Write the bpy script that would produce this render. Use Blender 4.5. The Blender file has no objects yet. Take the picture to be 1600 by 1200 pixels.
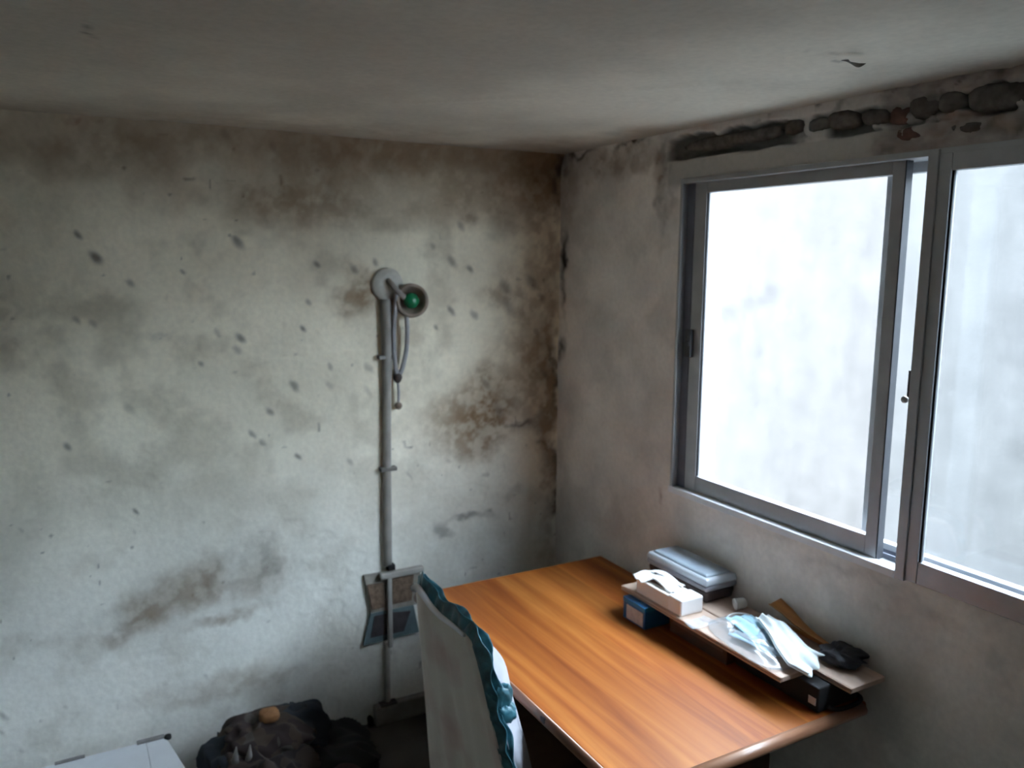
import bpy, bmesh, math, random
import numpy as np
from mathutils import Vector, Matrix
R = random.Random(7)
scene = bpy.context.scene
COL = scene.collection
# ---------------------------------------------------------------- camera, world, exposure
cam_d = bpy.data.cameras.new('camera'); cam = bpy.data.objects.new('camera', cam_d); COL.objects.link(cam)
cam_d.sensor_width = 36.0; cam_d.lens = 1275.7 / 1600 * 36.0; cam_d.clip_start = 0.02
yaw, pit, rol = math.radians(29.0813), math.radians(8.8846), math.radians(0.325)
fw = Vector((math.sin(yaw) * math.cos(pit), math.cos(yaw) * math.cos(pit), -math.sin(pit)))
r0 = Vector((math.cos(yaw), -math.sin(yaw), 0)); u0 = r0.cross(fw)
rr = r0 * math.cos(rol) + u0 * math.sin(rol); uu = -r0 * math.sin(rol) + u0 * math.cos(rol)
M = Matrix((rr, uu, -fw)).transposed().to_4x4(); M.translation = Vector((-1.8752, -2.9622, 1.8832))
cam.matrix_world = M
cam_d.dof.use_dof = True; cam_d.dof.focus_distance = 1.55; cam_d.dof.aperture_fstop = 4.0
scene.camera = cam
SKY = 16.0
world = bpy.data.worlds.new('overcast_sky'); scene.world = world; world.use_nodes = True
wt_ = world.node_tree; wn = wt_.nodes; wl_ = wt_.links
wc = wn.new('ShaderNodeTexCoord'); wx = wn.new('ShaderNodeSeparateXYZ'); wr = wn.new('ShaderNodeMapRange')      # overcast sky: zenith three times the horizon
wr.inputs[1].default_value = 0.0; wr.inputs[2].default_value = 1.0; wr.inputs[3].default_value = SKY / 3; wr.inputs[4].default_value = SKY
wl_.new(wc.outputs['Generated'], wx.inputs[0]); wl_.new(wx.outputs['Z'], wr.inputs[0]); wl_.new(wr.outputs[0], wn['Background'].inputs[1])
wn['Background'].inputs[0].default_value = (0.74, 0.87, 1.0, 1)
scene.view_settings.view_transform = 'Standard'; scene.view_settings.look = 'None'
scene.view_settings.gamma = 1.0; scene.view_settings.use_curve_mapping = False
scene.view_settings.exposure = 1.58
scene.cycles.max_bounces = 10; scene.cycles.diffuse_bounces = 7; scene.cycles.transparent_max_bounces = 16
scene.cycles.caustics_reflective = False; scene.cycles.caustics_refractive = False
# ---------------------------------------------------------------- helpers
def link(o, parent=None):
    COL.objects.link(o)
    if parent is not None: o.parent = parent
    return o
def thing(name, label, cat, loc, group=None):
    o = bpy.data.objects.new(name, None); o.location = loc; o.empty_display_size = 0.05
    COL.objects.link(o); o['label'] = label; o['category'] = cat
    if group: o['group'] = group
    return o
def tag(o, label, cat, group=None):
    o['label'] = label; o['category'] = cat
    if group: o['group'] = group
    return o
def root_loc(parent):
    v = Vector((0, 0, 0))
    while parent is not None:
        v = v + parent.location; parent = parent.parent
    return v
def mesh(name, V, F, mat, parent=None, smooth=False, kind=None, label=None):
    """V in world metres; origin at the parent's, or at the base centre for a thing of its own."""
    V = np.asarray(V, dtype=np.float64)
    if parent is not None:
        own = Vector((0, 0, 0)); off = np.array(root_loc(parent))
    else:
        off = np.array([(V[:, 0].min() + V[:, 0].max()) / 2, (V[:, 1].min() + V[:, 1].max()) / 2, V[:, 2].min()]); own = Vector(off)
    me = bpy.data.meshes.new(name); me.from_pydata([tuple(v) for v in (V - off)], [], [tuple(f) for f in F]); me.update()
    o = bpy.data.objects.new(name, me); o.location = own
    me.materials.append(mat)
    if smooth: me.polygons.foreach_set('use_smooth', [True] * len(me.polygons))
    if kind: o['kind'] = kind
    if label: o['label'] = label
    return link(o, parent)
def bm_obj(name, bm, mat, parent=None, smooth=False, kind=None, label=None):
    bmesh.ops.recalc_face_normals(bm, faces=bm.faces)
    bm.verts.index_update()
    V = [v.co[:] for v in bm.verts]; F = [[v.index for v in f.verts] for f in bm.faces]
    bm.free()
    return mesh(name, V, F, mat, parent, smooth, kind, label)
def add_box(bm, lo, hi, bevel=0.0, seg=2):
    vs = [bm.verts.new((x, y, z)) for x in (lo[0], hi[0]) for y in (lo[1], hi[1]) for z in (lo[2], hi[2])]
    q = [(0, 1, 3, 2), (4, 6, 7, 5), (0, 4, 5, 1), (2, 3, 7, 6), (0, 2, 6, 4), (1, 5, 7, 3)]
    fs = [bm.faces.new([vs[i] for i in f]) for f in q]
    bmesh.ops.recalc_face_normals(bm, faces=fs)
    if bevel > 0:
        es = {e for f in fs for e in f.edges}
        bmesh.ops.bevel(bm, geom=list(es), offset=bevel, segments=seg, profile=0.5, affect='EDGES')
def box(name, lo, hi, mat, parent=None, bevel=0.0, seg=2, kind=None, label=None):
    bm = bmesh.new(); add_box(bm, lo, hi, bevel, seg)
    return bm_obj(name, bm, mat, parent, False, kind, label)
def boxes(name, L, mat, parent=None, bevel=0.0, kind=None):
    bm = bmesh.new()
    for lo, hi in L: add_box(bm, lo, hi, bevel)
    return bm_obj(name, bm, mat, parent, False, kind)
def poly_prism(bm, pts, d):
    """pts: planar 3D outline, d: extrusion vector"""
    a = [bm.verts.new(p) for p in pts]; b = [bm.verts.new(Vector(p) + Vector(d)) for p in pts]
    n = len(pts); bm.faces.new(a); bm.faces.new(b[::-1])
    for i in range(n): bm.faces.new((a[i], b[i], b[(i + 1) % n], a[(i + 1) % n]))
def tube(name, pts, rad, mat, parent=None, n=10, sub=6, label=None):
    P = [Vector(p) for p in pts]; rads = rad if isinstance(rad, (list, tuple)) else [rad] * len(P)
    C = []; Rd = []
    for i in range(len(P) - 1):
        p0 = P[max(i - 1, 0)]; p1 = P[i]; p2 = P[i + 1]; p3 = P[min(i + 2, len(P) - 1)]
        for k in range(sub):
            t = k / sub
            C.append(0.5 * ((2 * p1) + (p2 - p0) * t + (2 * p0 - 5 * p1 + 4 * p2 - p3) * t * t + (3 * p1 - p0 - 3 * p2 + p3) * t ** 3)); Rd.append(rads[i] * (1 - t) + rads[i + 1] * t)
    C.append(P[-1]); Rd.append(rads[-1])
    V = []; F = []; nrm = None
    for i, c in enumerate(C):
        d = (C[min(i + 1, len(C) - 1)] - C[max(i - 1, 0)]).normalized()
        if nrm is None: nrm = d.orthogonal().normalized()
        nrm = (nrm - d * nrm.dot(d)).normalized(); b = d.cross(nrm)
        for k in range(n):
            a = 2 * math.pi * k / n; V.append(c + (nrm * math.cos(a) + b * math.sin(a)) * Rd[i])
    for i in range(len(C) - 1):
        for k in range(n):
            F.append((i * n + k, i * n + (k + 1) % n, (i + 1) * n + (k + 1) % n, (i + 1) * n + k))
    F.append(tuple(range(n))[::-1]); F.append(tuple(range((len(C) - 1) * n, len(C) * n)))
    return mesh(name, [v[:] for v in V], F, mat, parent, True, None, label)
def lathe(name, c, axis, prof, mat, parent=None, n=28, label=None):
    """prof: (radius, distance along axis)"""
    ax = Vector(axis).normalized(); e1 = ax.orthogonal().normalized(); e2 = ax.cross(e1); V = []; F = []
    for r_, h in prof:
        for k in range(n):
            a = 2 * math.pi * k / n; V.append((Vector(c) + ax * h + (e1 * math.cos(a) + e2 * math.sin(a)) * max(r_, 1e-4))[:])
    for i in range(len(prof) - 1):
        for k in range(n): F.append((i * n + k, i * n + (k + 1) % n, (i + 1) * n + (k + 1) % n, (i + 1) * n + k))
    F.append(tuple(range(n))[::-1]); F.append(tuple(range((len(prof) - 1) * n, len(prof) * n)))
    return mesh(name, V, F, mat, parent, True, None, label)
# ---- numpy noise
def _lat(seed): return np.random.RandomState(seed).rand(256, 256)
def vnoise(x, y, seed=0):
    T = _lat(seed); xi = np.floor(x).astype(int); yi = np.floor(y).astype(int); fx = x - xi; fy = y - yi
    fx = fx * fx * (3 - 2 * fx); fy = fy * fy * (3 - 2 * fy)
    a = T[xi % 256, yi % 256]; b = T[(xi + 1) % 256, yi % 256]; c = T[xi % 256, (yi + 1) % 256]; d = T[(xi + 1) % 256, (yi + 1) % 256]
    return (a * (1 - fx) + b * fx) * (1 - fy) + (c * (1 - fx) + d * fx) * fy
def fbm(x, y, seed=0, oc=4):
    s = 0; w = 1; t = 0
    for i in range(oc):
        s = s + w * vnoise(x * 2 ** i + 17.3 * i, y * 2 ** i + 9.1 * i, seed + i); t += w; w *= 0.55
    return s / t
def sstep(a, b, x):
    t = np.clip((x - a) / (b - a), 0, 1); return t * t * (3 - 2 * t)
def grid_mesh(name, us, vs, fn, col, mat, keep=None, kind='structure', parent=None):
    """structured grid; fn(U,V)->xyz arrays, col (..,3) linear colours stored per vertex"""
    U, V = np.meshgrid(us, vs, indexing='ij'); X, Y, Z = fn(U, V)
    nu, nv = U.shape; idx = np.arange(nu * nv).reshape(nu, nv)
    q = np.stack([idx[:-1, :-1], idx[1:, :-1], idx[1:, 1:], idx[:-1, 1:]], -1)
    if keep is not None:
        uc = (U[:-1, :-1] + U[1:, 1:]) / 2; vc = (V[:-1, :-1] + V[1:, 1:]) / 2
        q = q[keep(uc, vc)]
    q = q.reshape(-1, 4); used = np.unique(q); mp = -np.ones(nu * nv, int); mp[used] = np.arange(len(used)); q = mp[q]
    co = np.stack([X, Y, Z], -1).reshape(-1, 3)[used]; cc = col.reshape(-1, 3)[used]
    me = bpy.data.meshes.new(name); me.vertices.add(len(co)); me.vertices.foreach_set('co', co.astype(np.float32).ravel())
    me.loops.add(q.size); me.loops.foreach_set('vertex_index', q.ravel().astype(np.int32))
    me.polygons.add(len(q)); me.polygons.foreach_set('loop_start', np.arange(0, q.size, 4, dtype=np.int32))
    me.polygons.foreach_set('use_smooth', [True] * len(q)); me.update(calc_edges=True)
    at = me.color_attributes.new('wear_and_light', 'FLOAT_COLOR', 'POINT'); at.data.foreach_set('color', np.concatenate([cc, np.ones((len(cc), 1))], 1).astype(np.float32).ravel())
    me.materials.append(mat); o = bpy.data.objects.new(name, me)
    if kind: o['kind'] = kind
    return link(o, parent)
# ---- materials
def nt(name):
    m = bpy.data.materials.new(name); m.use_nodes = True; t = m.node_tree
    return m, t, t.nodes, t.nodes['Principled BSDF']
def mat(name, c, rough=0.6, var=0.15, scale=30, metal=0.0, bump=0.0, stretch=(1, 1, 1), c2=None, coat=0.0, spec=0.5, detail=4):
    m, t, n, p = nt(name)
    tc = n.new('ShaderNodeTexCoord'); mp = n.new('ShaderNodeMapping'); mp.inputs['Scale'].default_value = stretch
    no = n.new('ShaderNodeTexNoise'); no.inputs['Scale'].default_value = scale; no.inputs['Detail'].default_value = detail
    rp = n.new('ShaderNodeValToRGB'); k = 1 - var
    a = c2 if c2 else tuple(x * k for x in c)
    rp.color_ramp.elements[0].color = (*a, 1); rp.color_ramp.elements[1].color = (*c, 1); rp.color_ramp.elements[0].position = 0.35; rp.color_ramp.elements[1].position = 0.65
    t.links.new(tc.outputs['Object'], mp.inputs[0]); t.links.new(mp.outputs[0], no.inputs[0]); t.links.new(no.outputs[0], rp.inputs[0]); t.links.new(rp.outputs[0], p.inputs['Base Color'])
    p.inputs['Roughness'].default_value = rough; p.inputs['Metallic'].default_value = metal; p.inputs['Coat Weight'].default_value = coat; p.inputs['Specular IOR Level'].default_value = spec
    p.inputs['Coat Roughness'].default_value = 0.2
    if bump > 0:
        b = n.new('ShaderNodeBump'); b.inputs['Strength'].default_value = bump; b.inputs['Distance'].default_value = 0.004
        t.links.new(no.outputs[0], b.inputs['Height']); t.links.new(b.outputs[0], p.inputs['Normal'])
    return m
def plaster(name, rough=0.85, bump=0.25):
    m, t, n, p = nt(name)
    at = n.new('ShaderNodeVertexColor'); at.layer_name = 'wear_and_light'
    tc = n.new('ShaderNodeTexCoord'); no = n.new('ShaderNodeTexNoise'); no.inputs['Scale'].default_value = 55; no.inputs['Detail'].default_value = 6
    rp = n.new('ShaderNodeMapRange'); rp.inputs[1].default_value = 0.3; rp.inputs[2].default_value = 0.7; rp.inputs[3].default_value = 0.94; rp.inputs[4].default_value = 1.04
    mx = n.new('ShaderNodeMix'); mx.data_type = 'RGBA'; mx.blend_type = 'MULTIPLY'; mx.inputs[0].default_value = 1.0
    t.links.new(tc.outputs['Object'], no.inputs[0]); t.links.new(no.outputs[0], rp.inputs[0]); t.links.new(at.outputs[0], mx.inputs[6]); t.links.new(rp.outputs[0], mx.inputs[7]); t.links.new(mx.outputs[2], p.inputs['Base Color'])
    b = n.new('ShaderNodeBump'); b.inputs['Strength'].default_value = bump; b.inputs['Distance'].default_value = 0.004
    t.links.new(no.outputs[0], b.inputs['Height']); t.links.new(b.outputs[0], p.inputs['Normal'])
    p.inputs['Roughness'].default_value = rough; p.inputs['Specular IOR Level'].default_value = 0.25
    return m
def thin_clear(name, tint, gloss=0.03, rough=0.02, haze=0.0):
    m = bpy.data.materials.new(name); m.use_nodes = True; t = m.node_tree; n = t.nodes; n.clear()
    o = n.new('ShaderNodeOutputMaterial'); tr = n.new('ShaderNodeBsdfTransparent'); tr.inputs[0].default_value = (*tint, 1)
    gl = n.new('ShaderNodeBsdfGlossy'); gl.inputs['Roughness'].default_value = rough
    lw = n.new('ShaderNodeLayerWeight'); lw.inputs[0].default_value = 0.5
    ml = n.new('ShaderNodeMath'); ml.operation = 'MULTIPLY_ADD'; ml.inputs[1].default_value = 0.5; ml.inputs[2].default_value = gloss
    mx = n.new('ShaderNodeMixShader')
    pw = n.new('ShaderNodeMath'); pw.operation = 'POWER'; pw.inputs[1].default_value = 4.0; t.links.new(lw.outputs['Facing'], pw.inputs[0]); t.links.new(pw.outputs[0], ml.inputs[0]); t.links.new(ml.outputs[0], mx.inputs[0]); t.links.new(tr.outputs[0], mx.inputs[1]); t.links.new(gl.outputs[0], mx.inputs[2])
    last = mx
    if haze > 0:
        df = n.new('ShaderNodeBsdfDiffuse'); df.inputs[0].default_value = (0.85, 0.88, 0.92, 1); m2 = n.new('ShaderNodeMixShader'); m2.inputs[0].default_value = haze
        t.links.new(mx.outputs[0], m2.inputs[1]); t.links.new(df.outputs[0], m2.inputs[2]); last = m2
    t.links.new(last.outputs[0], o.inputs[0]); return m
def wood(name, light, mid, dark, axis='Y', rough=0.3, coat=0.3, strip=0.0, scale=1.0):
    m, t, n, p = nt(name)
    tc = n.new('ShaderNodeTexCoord'); mp = n.new('ShaderNodeMapping')
    s = {'X': (0.9, 16, 16), 'Y': (16, 0.9, 16), 'Z': (16, 16, 0.9)}[axis]; mp.inputs['Scale'].default_value = tuple(v * scale for v in s)
    no = n.new('ShaderNodeTexNoise'); no.inputs['Scale'].default_value = 1.0; no.inputs['Detail'].default_value = 5; no.inputs['Distortion'].default_value = 0.6
    rp = n.new('ShaderNodeValToRGB'); e = rp.color_ramp.elements; e[0].position = 0.30; e[0].color = (*dark, 1); e[1].position = 0.70; e[1].color = (*light, 1)
    k = rp.color_ramp.elements.new(0.5); k.color = (*mid, 1)
    t.links.new(tc.outputs['Object'], mp.inputs[0]); t.links.new(mp.outputs[0], no.inputs[0]); t.links.new(no.outputs[0], rp.inputs[0])
    out = rp.outputs[0]
    if strip > 0:   # glued boards: one tone for each strip
        sx = n.new('ShaderNodeSeparateXYZ'); dv = n.new('ShaderNodeMath'); dv.operation = 'DIVIDE'; dv.inputs[1].default_value = strip
        fl = n.new('ShaderNodeMath'); fl.operation = 'FLOOR'; wh = n.new('ShaderNodeTexWhiteNoise'); wh.noise_dimensions = '1D'
        mr = n.new('ShaderNodeMapRange'); mr.inputs[3].default_value = 0.78; mr.inputs[4].default_value = 1.15
        mx = n.new('ShaderNodeMix'); mx.data_type = 'RGBA'; mx.blend_type = 'MULTIPLY'; mx.inputs[0].default_value = 1
        t.links.new(tc.outputs['Object'], sx.inputs[0]); t.links.new(sx.outputs['X'], dv.inputs[0]); t.links.new(dv.outputs[0], fl.inputs[0]); t.links.new(fl.outputs[0], wh.inputs['W'])
        t.links.new(wh.outputs['Value'], mr.inputs[0]); t.links.new(out, mx.inputs[6]); t.links.new(mr.outputs[0], mx.inputs[7]); out = mx.outputs[2]
    t.links.new(out, p.inputs['Base Color'])
    p.inputs['Roughness'].default_value = rough; p.inputs['Coat Weight'].default_value = coat; p.inputs['Coat Roughness'].default_value = 0.12
    return m
def pattern_cloth(name, a, b, c, scale):
    m, t, n, p = nt(name); tc = n.new('ShaderNodeTexCoord'); v = n.new('ShaderNodeTexVoronoi'); v.inputs['Scale'].default_value = scale
    rp = n.new('ShaderNodeValToRGB'); rp.color_ramp.interpolation = 'CONSTANT'; e = rp.color_ramp.elements
    e[0].position = 0; e[0].color = (*a, 1); e[1].position = 0.5; e[1].color = (*b, 1); k = e.new(0.86); k.color = (*c, 1)
    t.links.new(tc.outputs['Object'], v.inputs['Vector']); t.links.new(v.outputs['Color'], rp.inputs[0]); t.links.new(rp.outputs[0], p.inputs['Base Color']); p.inputs['Roughness'].default_value = 0.9
    return m
BACK_STAINS = [(-0.349,1.241,0.153,0.177,'b',0.95),(-0.509,1.229,0.146,0.12,'b',0.45),(-0.319,1.36,0.107,0.067,'b',0.5),(-0.423,1.126,0.12,0.081,'b',0.4),(-0.85,1.751,0.097,0.077,'b',0.75),(-0.918,1.697,0.08,0.052,'b',0.5),(-0.885,1.822,0.075,0.043,'b',0.3),(-0.083,2.237,0.151,0.108,'b',1),(-0.233,2.141,0.214,0.153,'b',0.45),(-1.069,2.072,0.264,0.085,'b',0.5),(-1.246,2.098,0.133,0.087,'b',0.3),(-0.875,2.251,0.386,0.087,'b',0.55),(-0.516,2.286,0.341,0.072,'b',0.5),(-1.447,2.245,0.251,0.062,'b',0.3),(-1.769,2.214,0.262,0.078,'b',0.35),(-1.553,2.106,0.119,0.082,'b',0.2),(-0.545,2.079,0.167,0.098,'b',0.3),(-1.799,2.294,0.028,0.013,'r',0.6),(-0.119,1.428,0.103,0.306,'b',0.55),(-0.184,1.727,0.141,0.16,'b',0.4),(-0.043,1.228,0.046,0.67,'b',0.7),(-0.08,2.017,0.082,0.292,'b',0.5),(-0.229,1.516,0.124,0.108,'b',0.3),(-0.29,1.729,0.09,0.037,'b',0.4),(-0.116,1.178,0.13,0.034,'g',0.5),(-1.697,0.643,0.086,0.065,'b',0.95),(-1.548,0.712,0.118,0.081,'b',0.75),(-1.633,0.682,0.104,0.07,'b',0.5),(-1.305,0.688,0.141,0.104,'b',0.5),(-1.762,0.569,0.056,0.042,'b',0.7),(-1.401,0.579,0.137,0.025,'b',0.8),(-1.471,0.733,0.048,0.082,'b',0.7),(-1.256,0.753,0.047,0.124,'g',0.45),(-1.347,0.77,0.138,0.098,'g',0.35),(-1.838,0.621,0.097,0.046,'g',0.4),(-1.525,0.32,0.202,0.049,'b',0.5),(-1.274,0.294,0.145,0.046,'b',0.5),(-1.078,0.302,0.208,0.107,'g',0.35),(-1.988,1.125,0.071,0.127,'o',0.4),(-2.046,0.942,0.053,0.128,'o',0.35),(-2.08,0.61,0.071,0.048,'b',0.35),(-1.954,0.591,0.074,0.036,'b',0.3),(-2.021,1.661,0.037,0.109,'g',0.6),(-1.93,1.678,0.106,0.182,'o',0.3),(-1.853,1.776,0.165,0.121,'o',0.3),(-1.599,1.635,0.08,0.017,'g',0.35),(-1.712,1.691,0.115,0.084,'o',0.3),(-1.94,2.012,0.139,0.116,'o',0.4),(-1.384,1.879,0.128,0.087,'o',0.2),(-0.78,2.048,0.155,0.071,'o',0.25),(-0.421,2.009,0.04,0.035,'b',0.5),(-0.503,2.13,0.083,0.098,'b',0.3),(-0.556,0.776,0.046,0.027,'k',0.55),(-0.462,0.8,0.066,0.017,'k',0.45),(-0.363,0.807,0.067,0.017,'k',0.45),(-0.225,0.88,0.057,0.023,'k',0.3),(-0.164,1.183,0.064,0.014,'k',0.5),(-0.067,1.089,0.029,0.017,'k',0.7),(-0.015,2.274,0.044,0.041,'k',1),(-0.025,2.149,0.025,0.078,'k',0.5),(-0.023,0.794,0.027,0.065,'k',0.6),(-0.019,1.339,0.016,0.113,'k',0.5),(-0.014,1.45,0.02,0.045,'k',0.7),(-0.02,0.997,0.017,0.087,'k',0.5),(-0.047,1.507,0.045,0.028,'k',0.3),(-1.802,1.945,0.016,0.01,'s',0.9),(-1.756,1.869,0.026,0.012,'s',1),(-1.662,1.788,0.017,0.01,'s',0.6),(-1.499,1.825,0.012,0.009,'s',0.7),(-1.314,1.923,0.026,0.011,'s',0.7),(-1.041,1.851,0.016,0.011,'s',0.8),(-0.815,1.863,0.018,0.012,'s',0.7),(-0.902,1.834,0.02,0.014,'s',0.7),(-1.103,1.62,0.014,0.014,'s',0.9),(-1.078,1.713,0.014,0.009,'s',0.6),(-1.322,1.597,0.022,0.009,'s',0.9),(-1.337,1.555,0.022,0.009,'s',0.5),(-1.458,1.512,0.013,0.007,'s',0.7),(-0.998,1.471,0.015,0.012,'s',0.6),(-1.138,1.413,0.023,0.009,'s',0.8),(-1.234,1.319,0.018,0.014,'s',0.8),(-1.293,1.25,0.018,0.014,'s',0.7),(-1.26,1.216,0.018,0.012,'s',0.6),(-1.131,1.143,0.014,0.015,'s',0.9),(-1.876,1.264,0.018,0.015,'s',0.8),(-1.691,1.016,0.012,0.009,'s',0.9),(-0.933,1.1,0.018,0.015,'s',0.5),(-0.5,1.863,0.028,0.01,'s',0.7),(-0.421,1.833,0.02,0.01,'s',0.8),(-0.506,1.67,0.022,0.013,'s',0.8),(-0.407,1.649,0.023,0.013,'s',0.6),(-0.573,1.603,0.014,0.01,'s',0.8),(-0.463,1.996,0.022,0.012,'s',0.6),(-0.579,1.92,0.016,0.01,'s',0.5),(-1,1.408,0.02,0.012,'s',0.4),(-2.124,0.387,0.016,0.02,'s',0.9),(-2.132,0.332,0.009,0.011,'s',0.7),(-2.024,0.339,0.007,0.007,'s',0.6),(-1.95,0.374,0.009,0.009,'s',0.4),(-2.08,0.252,0.011,0.011,'s',0.5),(-1.496,0.37,0.011,0.01,'s',0.5),(-1.779,1.662,0.018,0.008,'s',0.5),(-1.824,1.674,0.015,0.01,'s',0.6),(-1.396,1.616,0.015,0.011,'s',0.4),(-1.693,1.371,0.023,0.017,'s',0.35),(-1.186,2.253,0.022,0.011,'s',0.4),(-1.354,2.273,0.019,0.017,'s',0.4),(-1.318,1.934,0.017,0.011,'s',0.5),(-1.115,2.365,0.013,0.009,'s',0.3),(-0.795,1.293,0.016,0.01,'s',0.5),(-0.693,1.011,0.011,0.021,'s',0.4),(-0.525,1.057,0.014,0.011,'s',0.3),(-0.856,1.46,0.023,0.025,'s',0.5),(-0.858,1.373,0.015,0.025,'s',0.3),(-1.699,0.949,0.01,0.009,'s',0.3),(-2.027,1.011,0.009,0.011,'s',0.4),(-0.245,1.676,0.043,0.011,'s',0.5),(-0.26,1.755,0.036,0.01,'s',0.5),(-0.139,1.78,0.037,0.011,'s',0.6),(-0.091,1.712,0.025,0.011,'s',0.6),(-0.288,1.249,0.037,0.016,'s',0.5),(-0.349,1.362,0.024,0.013,'s',0.6),(-0.105,1.564,0.025,0.022,'s',0.5),(-0.071,1.384,0.026,0.022,'s',0.6)]
RIGHT_STAINS = [(-0.035,1.806,0.02,0.161,'k',0.9),(-0.027,1.899,0.02,0.08,'k',0.7),(-0.013,1.492,0.02,0.055,'k',0.7),(-0.472,2.285,0.098,0.014,'k',0.95),(-0.135,2.285,0.108,0.015,'k',0.8),(-0.017,2.266,0.058,0.036,'k',0.9),(-0.376,2.233,0.265,0.052,'b',0.6),(-0.069,2.146,0.094,0.155,'b',0.4),(-0.665,2.075,0.031,0.132,'g',1),(-0.643,2.164,0.035,0.066,'b',0.8),(-0.675,2.216,0.027,0.087,'g',0.8),(-0.716,2.083,0.04,0.065,'g',0.5),(-0.695,1.019,0.014,0.034,'r',0.7),(-0.597,0.855,0.217,0.125,'r',0.15),(-0.636,1.235,0.044,0.217,'g',0.2),(-1.266,1.043,0.073,0.012,'g',0.35),(-1.471,1.008,0.093,0.013,'g',0.4),(-1.615,1.031,0.074,0.012,'g',0.3),(-1.007,0.957,0.169,0.031,'g',0.2),(-1.767,0.992,0.081,0.02,'g',0.3),(-1.661,0.949,0.054,0.017,'g',0.25),(-1.526,1.12,0.079,0.009,'g',0.25),(-0.059,0.778,0.051,0.292,'g',0.25),(-1.644,2.16,0.067,0.018,'r',0.35),(-1.564,2.169,0.036,0.025,'k',0.4),(-1.706,2.205,0.048,0.018,'r',0.6),(-1.801,2.178,0.03,0.014,'k',0.5),(-1.874,2.162,0.028,0.011,'k',0.6),(-1.843,2.186,0.056,0.028,'b',0.4),(-1.744,2.297,0.012,0.012,'k',0.9),(-1.313,2.304,0.022,0.005,'k',0.9),(-1.409,2.294,0.025,0.005,'k',0.6),(-1.65,2.279,0.042,0.005,'k',0.8),(-1.684,2.269,0.02,0.007,'k',0.8),(-1.846,2.303,0.035,0.004,'k',0.7),(-1.138,2.29,0.015,0.015,'k',0.5),(-0.736,2.325,0.02,0.008,'k',0.6),(-1.57,2.3,0.07,0.005,'k',0.4)]
CEIL_STAINS = [(-1.774,-1.144,0.005,0.052,'k',0.6),(-1.772,-0.756,0.005,0.348,'g',0.3),(-0.356,-1.704,0.019,0.01,'k',0.8),(-0.442,-1.719,0.02,0.007,'g',0.6),(-0.493,-1.738,0.007,0.014,'g',0.5),(-0.828,-1.486,0.138,0.066,'g',0.12),(-0.956,-0.247,0.366,0.17,'b',0.35),(-0.226,-0.235,0.164,0.195,'b',0.6),(-1.467,-0.164,0.345,0.164,'b',0.3),(-1.883,-0.11,0.164,0.271,'b',0.3),(-0.115,-0.675,0.11,0.119,'b',0.5),(-1.607,-1.178,0.273,0.373,'o',0.15),(-1.763,0.014,0.025,0.085,'r',0.6)]
# ---------------------------------------------------------------- the room
PAL = {'b': (0.215, 0.140, 0.080), 'r': (0.22, 0.095, 0.060), 'g': (0.17, 0.16, 0.145), 'o': (0.30, 0.275, 0.19), 'k': (0.035, 0.03, 0.032), 's': (0.09, 0.075, 0.070)}
KB = {'b': 1.0, 'r': .7, 'g': .6, 'o': .5}
def stain(col, U, V, L, seed):
    wob1 = fbm(U * 14, V * 14, seed) - 0.5; wob2 = fbm(U * 14 + 40, V * 14 + 7, seed + 5) - 0.5; brk = fbm(U * 26, V * 26, seed + 9)
    for (cu, cv, ru, rv, k, a) in L:
        ru = max(ru, 0.006); rv = max(rv, 0.006)
        m = (np.abs(U - cu) < ru * 2.6 + .05) & (np.abs(V - cv) < rv * 2.6 + .05)
        if not m.any(): continue
        s = 0.10 if k not in 's' else 0.02
        du = (U[m] - cu + wob1[m] * s) ; dv = (V[m] - cv + wob2[m] * s)
        if k == 's' or (k == 'k' and ru < .05 and rv < .05):
            d = np.sqrt(((du * .80 + dv * .60) / (ru * 0.62)) ** 2 + ((du * .60 - dv * .80) / (max(ru, rv) * 1.15)) ** 2); w = .80 * (1 - sstep(0.25, 1.35, d))
        else:
            d = np.sqrt((du / ru) ** 2 + (dv / rv) ** 2); w = (1 - sstep(0.15, 1.6, d)) * (0.6 + 0.6 * sstep(.3, .65, brk[m]))
        w = np.clip(w * a * (KB.get(k, 1) * (.62 if cv < .75 else 1)), 0, 1)[:, None]; col[m] = col[m] * (1 - w) + np.array(PAL[k]) * w
    return col
H = 2.303; WZ0, WZ1, WY0, WY1 = 1.060, 2.144, -0.767, -2.62
plaster_m = plaster('damp_plaster'); ceil_m = plaster('ceiling_paint', 0.9, 0.12); conc_m = plaster('weathered_concrete', 0.9, 0.3)
# back wall (y = 0)
us = np.linspace(-3.4, 0.012, 660); vs = np.linspace(0, H + .02, 440); U, V = np.meshgrid(us, vs, indexing='ij')
base = np.empty(U.shape + (3,)); base[:] = (0.86, 0.80, 0.645)
low_light = np.array((0.82, 0.815, 0.765)); t_ = sstep(1.5, 0.5, V)[..., None]; base = base * (1 - t_) + low_light * t_  # cooler lower wall: the bluish light falling there is put into the colour
big = fbm(U * 2.2, V * 2.2, 3); base *= (0.90 + 0.22 * sstep(.3, .7, big))[..., None]
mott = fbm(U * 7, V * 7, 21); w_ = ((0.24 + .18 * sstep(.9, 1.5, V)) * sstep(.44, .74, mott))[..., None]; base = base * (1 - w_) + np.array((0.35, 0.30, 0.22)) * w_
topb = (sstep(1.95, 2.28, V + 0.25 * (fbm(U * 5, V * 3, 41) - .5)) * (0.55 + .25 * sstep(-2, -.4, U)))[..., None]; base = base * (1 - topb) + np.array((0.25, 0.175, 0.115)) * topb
sp = vnoise(U * 38, V * 38, 60); sp = (sstep(.93, .985, sp) * sstep(.4, .6, fbm(U * 3, V * 3, 71)) * .55)[..., None]; base = base * (1 - sp) + np.array(PAL['s']) * sp
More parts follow.
